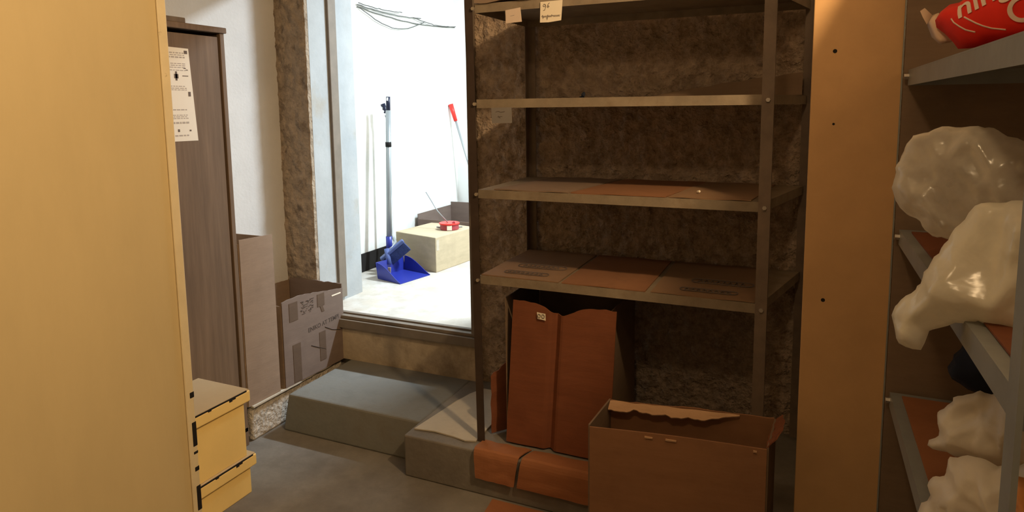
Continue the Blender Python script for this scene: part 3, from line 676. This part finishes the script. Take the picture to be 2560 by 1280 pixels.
from mathutils.bvhtree import BVHTree
bvh = BVHTree.FromPolygons([v.co + V(t.location) for v in red.data.vertices], [p.vertices[:] for p in red.data.polygons])
def drape_on(mb, lift=0.0012):
    for v in mb.bm.verts:
        d = (v.co-(PR+off)).dot(nR)
        h = bvh.ray_cast(v.co + nR*0.05, -nR)
        if h[0] is not None: v.co = h[0] + nR*(lift+d)
    return mb
def word(txt, px, size):
    mb = text_mb(txt, on_plane(*px, PR+off, nR), xd, yd, size, 0.0008, 0.0006)
    bmesh.ops.subdivide_edges(mb.bm, edges=[e for e in mb.bm.edges if e.calc_length() > 0.006], cuts=2)
    bmesh.ops.triangulate(mb.bm, faces=mb.bm.faces[:])
    drape_on(mb).build('lettering', M_let, t)
word('Co', (2500, 62), 0.052); word('ning', (2368, 44), 0.050)
for px in ([(2350,42),(2358,52),(2372,62),(2385,70),(2405,75)], [(2385,38),(2398,45),(2412,53),(2428,60),(2445,65),(2478,68)]):
    mb = MB(); mb.tube([on_plane(x, y, PR+off, nR) for x, y in px], 0.0013, 6)
    drape_on(mb, 0.0005).build('printed_line', M_let, t)

# ------------------------------------------------------------------ back room things
XW = -1.46
# broom clipped to a long handled dustpan
bt = V((-1.352, 1.40, ZF))
t = thing('dustpan', 'blue dustpan with a tall grey pole against the white wall', 'dustpan', (-1.15, 1.2, ZF))
c0 = V((-1.069, 1.075, 0)); c1 = V((-1.018, 1.325, 0)); ax = (c1-c0).normalized(); bx = V((-ax.y, ax.x, 0)); wid = (c1-c0).length; dep = 0.20
def pan_pt(u, v, z): return c0 + ax*(wid*u) + bx*(dep*v) + V((0, 0, ZF+z))
mb = MB()
prof = lambda v: 0.004 + 0.095*math.sin(min(1, v)*math.pi/2)**1.3
mb.sheet(lambda u, v: pan_pt(0.5+(u-0.5)*(1-0.12*v), v, 0.003+0.012*v), 10, 10, (0,0,0.003))
for sd in (0, 1):
    mb.sheet(lambda u, v, sd=sd: pan_pt(0.5+(sd-0.5)*(1-0.12*u) + (sd-0.5)*0.06*v*u, u*1.02, 0.002+prof(u)*v), 16, 4, tuple(ax*(0.003 if sd else -0.003)))
mb.sheet(lambda u, v: pan_pt(0.5+(u-0.5)*0.9, 1.0+0.06*v, 0.012+0.088*v), 10, 4, tuple(-bx*0.003))
mb.build('pan', M_blue, t, smooth=False)
p_mid = pan_pt(0.45, 1.03, 0.07)
mb = MB(); mb.tube([p_mid, p_mid+V((-0.03,0.02,0.09))], 0.016, 10); mb.build('socket', M_blue2, t, smooth=True)
p2 = V((-1.345, 1.405, 0.60)); ptop = V((-1.352, 1.42, 1.36))
mb = MB(); mb.tube([p_mid+V((-0.02,0.015,0.06)), V((-1.30,1.38,0.56)), p2, ptop], 0.011, 12); mb.build('pole', M_alu, t, smooth=True)
mb = MB(); mb.tube([ptop-V((0,0,0.03)), ptop+V((-0.012,-0.01,0.03)), ptop+V((-0.028,-0.012,0.07))], 0.012, 10, 0.016); mb.build('hook_grip', M_nblack, t, smooth=True)
mb = MB()
for k in range(3): mb.tube([ptop+V((-0.004-0.009*k,-0.020-0.001*k,0.002+0.02*k)), ptop+V((-0.012-0.009*k,-0.020-0.001*k,0.010+0.02*k))], 0.006, 6)
mb.build('grip_print', M_wplas, t)
t = thing('broom', 'broom with blue head and dark grip clipped above the blue dustpan', 'broom', (-1.27, 1.33, 0.45))
b0 = V((-1.30, 1.31, 0.56)); b1 = V((-1.318, 1.375, 1.39))
mb = MB(); mb.tube([b0, b1], 0.0165, 12); mb.build('pole', M_alu, t, smooth=True)
mb = MB(); mb.tube([b1-V((0,0,0.005)), b1+V((0.001,0.002,0.085))], 0.014, 10); mb.build('grip', M_nblack, t, smooth=True)
mb = MB(); mb.tube([b1+V((0.004,-0.014,0.06)), b1+V((0.006,-0.013,0.08))], 0.005, 6); mb.build('grip_print', M_wplas, t)
q = b0.lerp(b1, 0.73); mb = MB(); mb.tube([q, q+V((0,0,0.03))], 0.019, 12); mb.build('collar', M_black, t, smooth=True)
h0 = V((-1.335, 1.25, 0.485)); h1 = V((-1.20, 1.30, 0.605)); hv = (h1-h0); hn = V((0.55,-0.65,0)).normalized(); hd = hv.cross(hn).normalized()
if hd.z > 0: hd = -hd
mb = MB(); mb.obox(h0-hn*0.0, hv, hn*0.05, hd*0.02); mb.build('head', M_blue2, t, bevel=0.006)
mb = MB(); mb.obox(h0+hd*0.02+hn*0.004+hv*0.03, hv*0.94, hn*0.042, hd*0.062); mb.build('bristles', mat('blue_bristles', (0.035,0.055,0.16), 0.8, 0.3, 30, 0.6, 90, bdist=0.006), t, bevel=0.004)
mb = MB(); mb.tube([b0-V((0.0,0.0,0.05)), b0+V((0,0,0.05))], 0.02, 10); mb.build('socket', M_blue, t, smooth=True)
mb = MB(); mb.obox(V((-1.186,1.12,0.432)), V((0.018,0.004,0)), V((0,0.003,0)), V((0.003,0,0.034))); mb.build('paper_tag', M_ckraft, t)
# big carton
cb = V((-1.012, 1.389, ZF)); ex_ = V((-0.355, 0.095, 0)); ey_ = V((0.05, 0.42, 0)); H = 0.221
t = thing('carton', 'large closed kraft carton on the tiled floor of the bright room', 'box', cb+(ex_+ey_)*0.5)
mb = MB(); mb.obox(cb, ex_, ey_, V((0,0,H))); mb.build('body', M_ckraft, t, bevel=0.004)
mb = MB(); mb.obox(cb+ey_*0.02+V((0.0012,0,H*0.62)), ey_*0.06, V((-0.001,0,0)), V((0,0,H*0.3))); mb.build('tape', M_cgrey, t)
# red round tool with a thin rod
rc = cb + ey_*0.62 + ex_*0.26 + V((0, 0, H))
t = thing('red_reel', 'red round reel with a thin metal rod lying on the large carton', 'reel', rc)
mb = MB(); mb.tube([rc+V((0,0,0.001)), rc+V((0,0,0.036))], 0.062, 28); mb.build('drum', M_maroon, t, bevel=0.003)
mb = MB(); mb.tube([rc+V((0,0,0.036)), rc+V((0,0,0.046))], 0.068, 28); mb.build('rim', M_rgrip, t, bevel=0.003)
mb = MB(); mb.tube([rc+V((-0.01,0.0,0.044)), rc+V((-0.075,-0.02,0.12)), rc+V((-0.155,-0.03,0.245))], 0.0035, 8); mb.build('rod', M_alu, t, smooth=True)
vv = (CAM-rc); vv.z = 0; vv.normalize(); sd = V((-vv.y, vv.x, 0))
mb = MB(); mb.obox(rc+vv*0.0625-sd*0.016+V((0,0,0.004)), sd*0.032, vv*0.002, V((0,0,0.03))); mb.build('label', M_label, t)
mb = MB(); mb.tube([rc+sd*0.055+V((0,0,0.012)), rc+sd*0.085+V((0,0,0.014))], 0.005, 8); mb.build('axle_end', M_alu, t)
mb = MB(); mb.tube([rc-sd*0.055+V((0,0,0.012)), rc-sd*0.085+V((0,0,0.018))], 0.005, 8); mb.build('axle_end', M_alu, t)
mb = MB(); mb.tube([rc+sd*0.02+vv*0.03+V((0,0,0.045)), rc+sd*0.035+vv*0.03+V((0,0,0.053))], 0.008, 8); mb.build('crank_knob', M_maroon, t)
# open box behind
t = thing('carton', 'open carton in the far corner behind the large kraft carton', 'box', (-1.22, 2.2, ZF))
mb = MB(); panel(mb, (-1.43, 1.86), (-0.86, 1.86), ZF, 0.625, 0.005); panel(mb, (-0.86, 1.86), (-0.86, 2.33), ZF, 0.63, 0.005); panel(mb, (-0.86, 2.33), (-1.43, 2.33), ZF, 0.685, 0.005); panel(mb, (-1.43, 2.33), (-1.43, 1.86), ZF, 0.66, 0.005); mb.box(-1.43,-0.86,1.86,2.33,ZF,ZF+0.005)
mb.build('body', M_cpale, t)
# red handled stick
t = thing('mop_stick', 'thin grey stick with a red grip leaning in the bright room', 'mop', (-0.98, 2.42, ZF))
s0, s1 = V((-1.440, 2.385, 1.425)), V((-1.13, 2.425, 0.385))
mb = MB(); mb.tube([s0, s1+V((0,0,0.002))], 0.0085, 10); mb.build('pole', M_alu, t, smooth=True)
dv = (s1-s0).normalized(); mb = MB(); mb.tube([s0-dv*0.004, s0+dv*0.06, s0+dv*0.13], 0.019, 12, 0.014); mb.build('grip', M_rgrip, t, smooth=True)
# cables on the wall
t = thing('wall_cables', 'thin dark cables strung loosely high along the white wall', 'cable', (XW+0.01, 1.9, 1.95))
for k, (dz, sag, y0, y1) in enumerate(((0.0, 0.03, 1.28, 2.49), (0.012, 0.015, 1.28, 2.0), (-0.004, 0.085, 1.30, 2.05), (0.006, 0.02, 1.9, 2.49), (0.022, 0.01, 1.28, 1.75))):
    pts = [(XW+0.008+0.003*k, y0+(y1-y0)*i/20, 2.015+dz-sag*math.sin(math.pi*i/20)*(1 if k != 2 else 1)+0.006*noise.noise(V((i*0.6, k, 0)))) for i in range(21)]
    mb = MB(); mb.tube(pts, 0.0032, 6); mb.build('cable', M_cable, t, smooth=True)
mb = MB(); mb.box(XW, XW+0.003, 1.775, 1.815, 0.875, 0.925); tag(mb.build('paper_square', M_wplas), 'small white paper square stuck on the wall beside the broom', 'paper')

for o in list(bpy.data.objects):
    if '_org' in o: del o['_org']
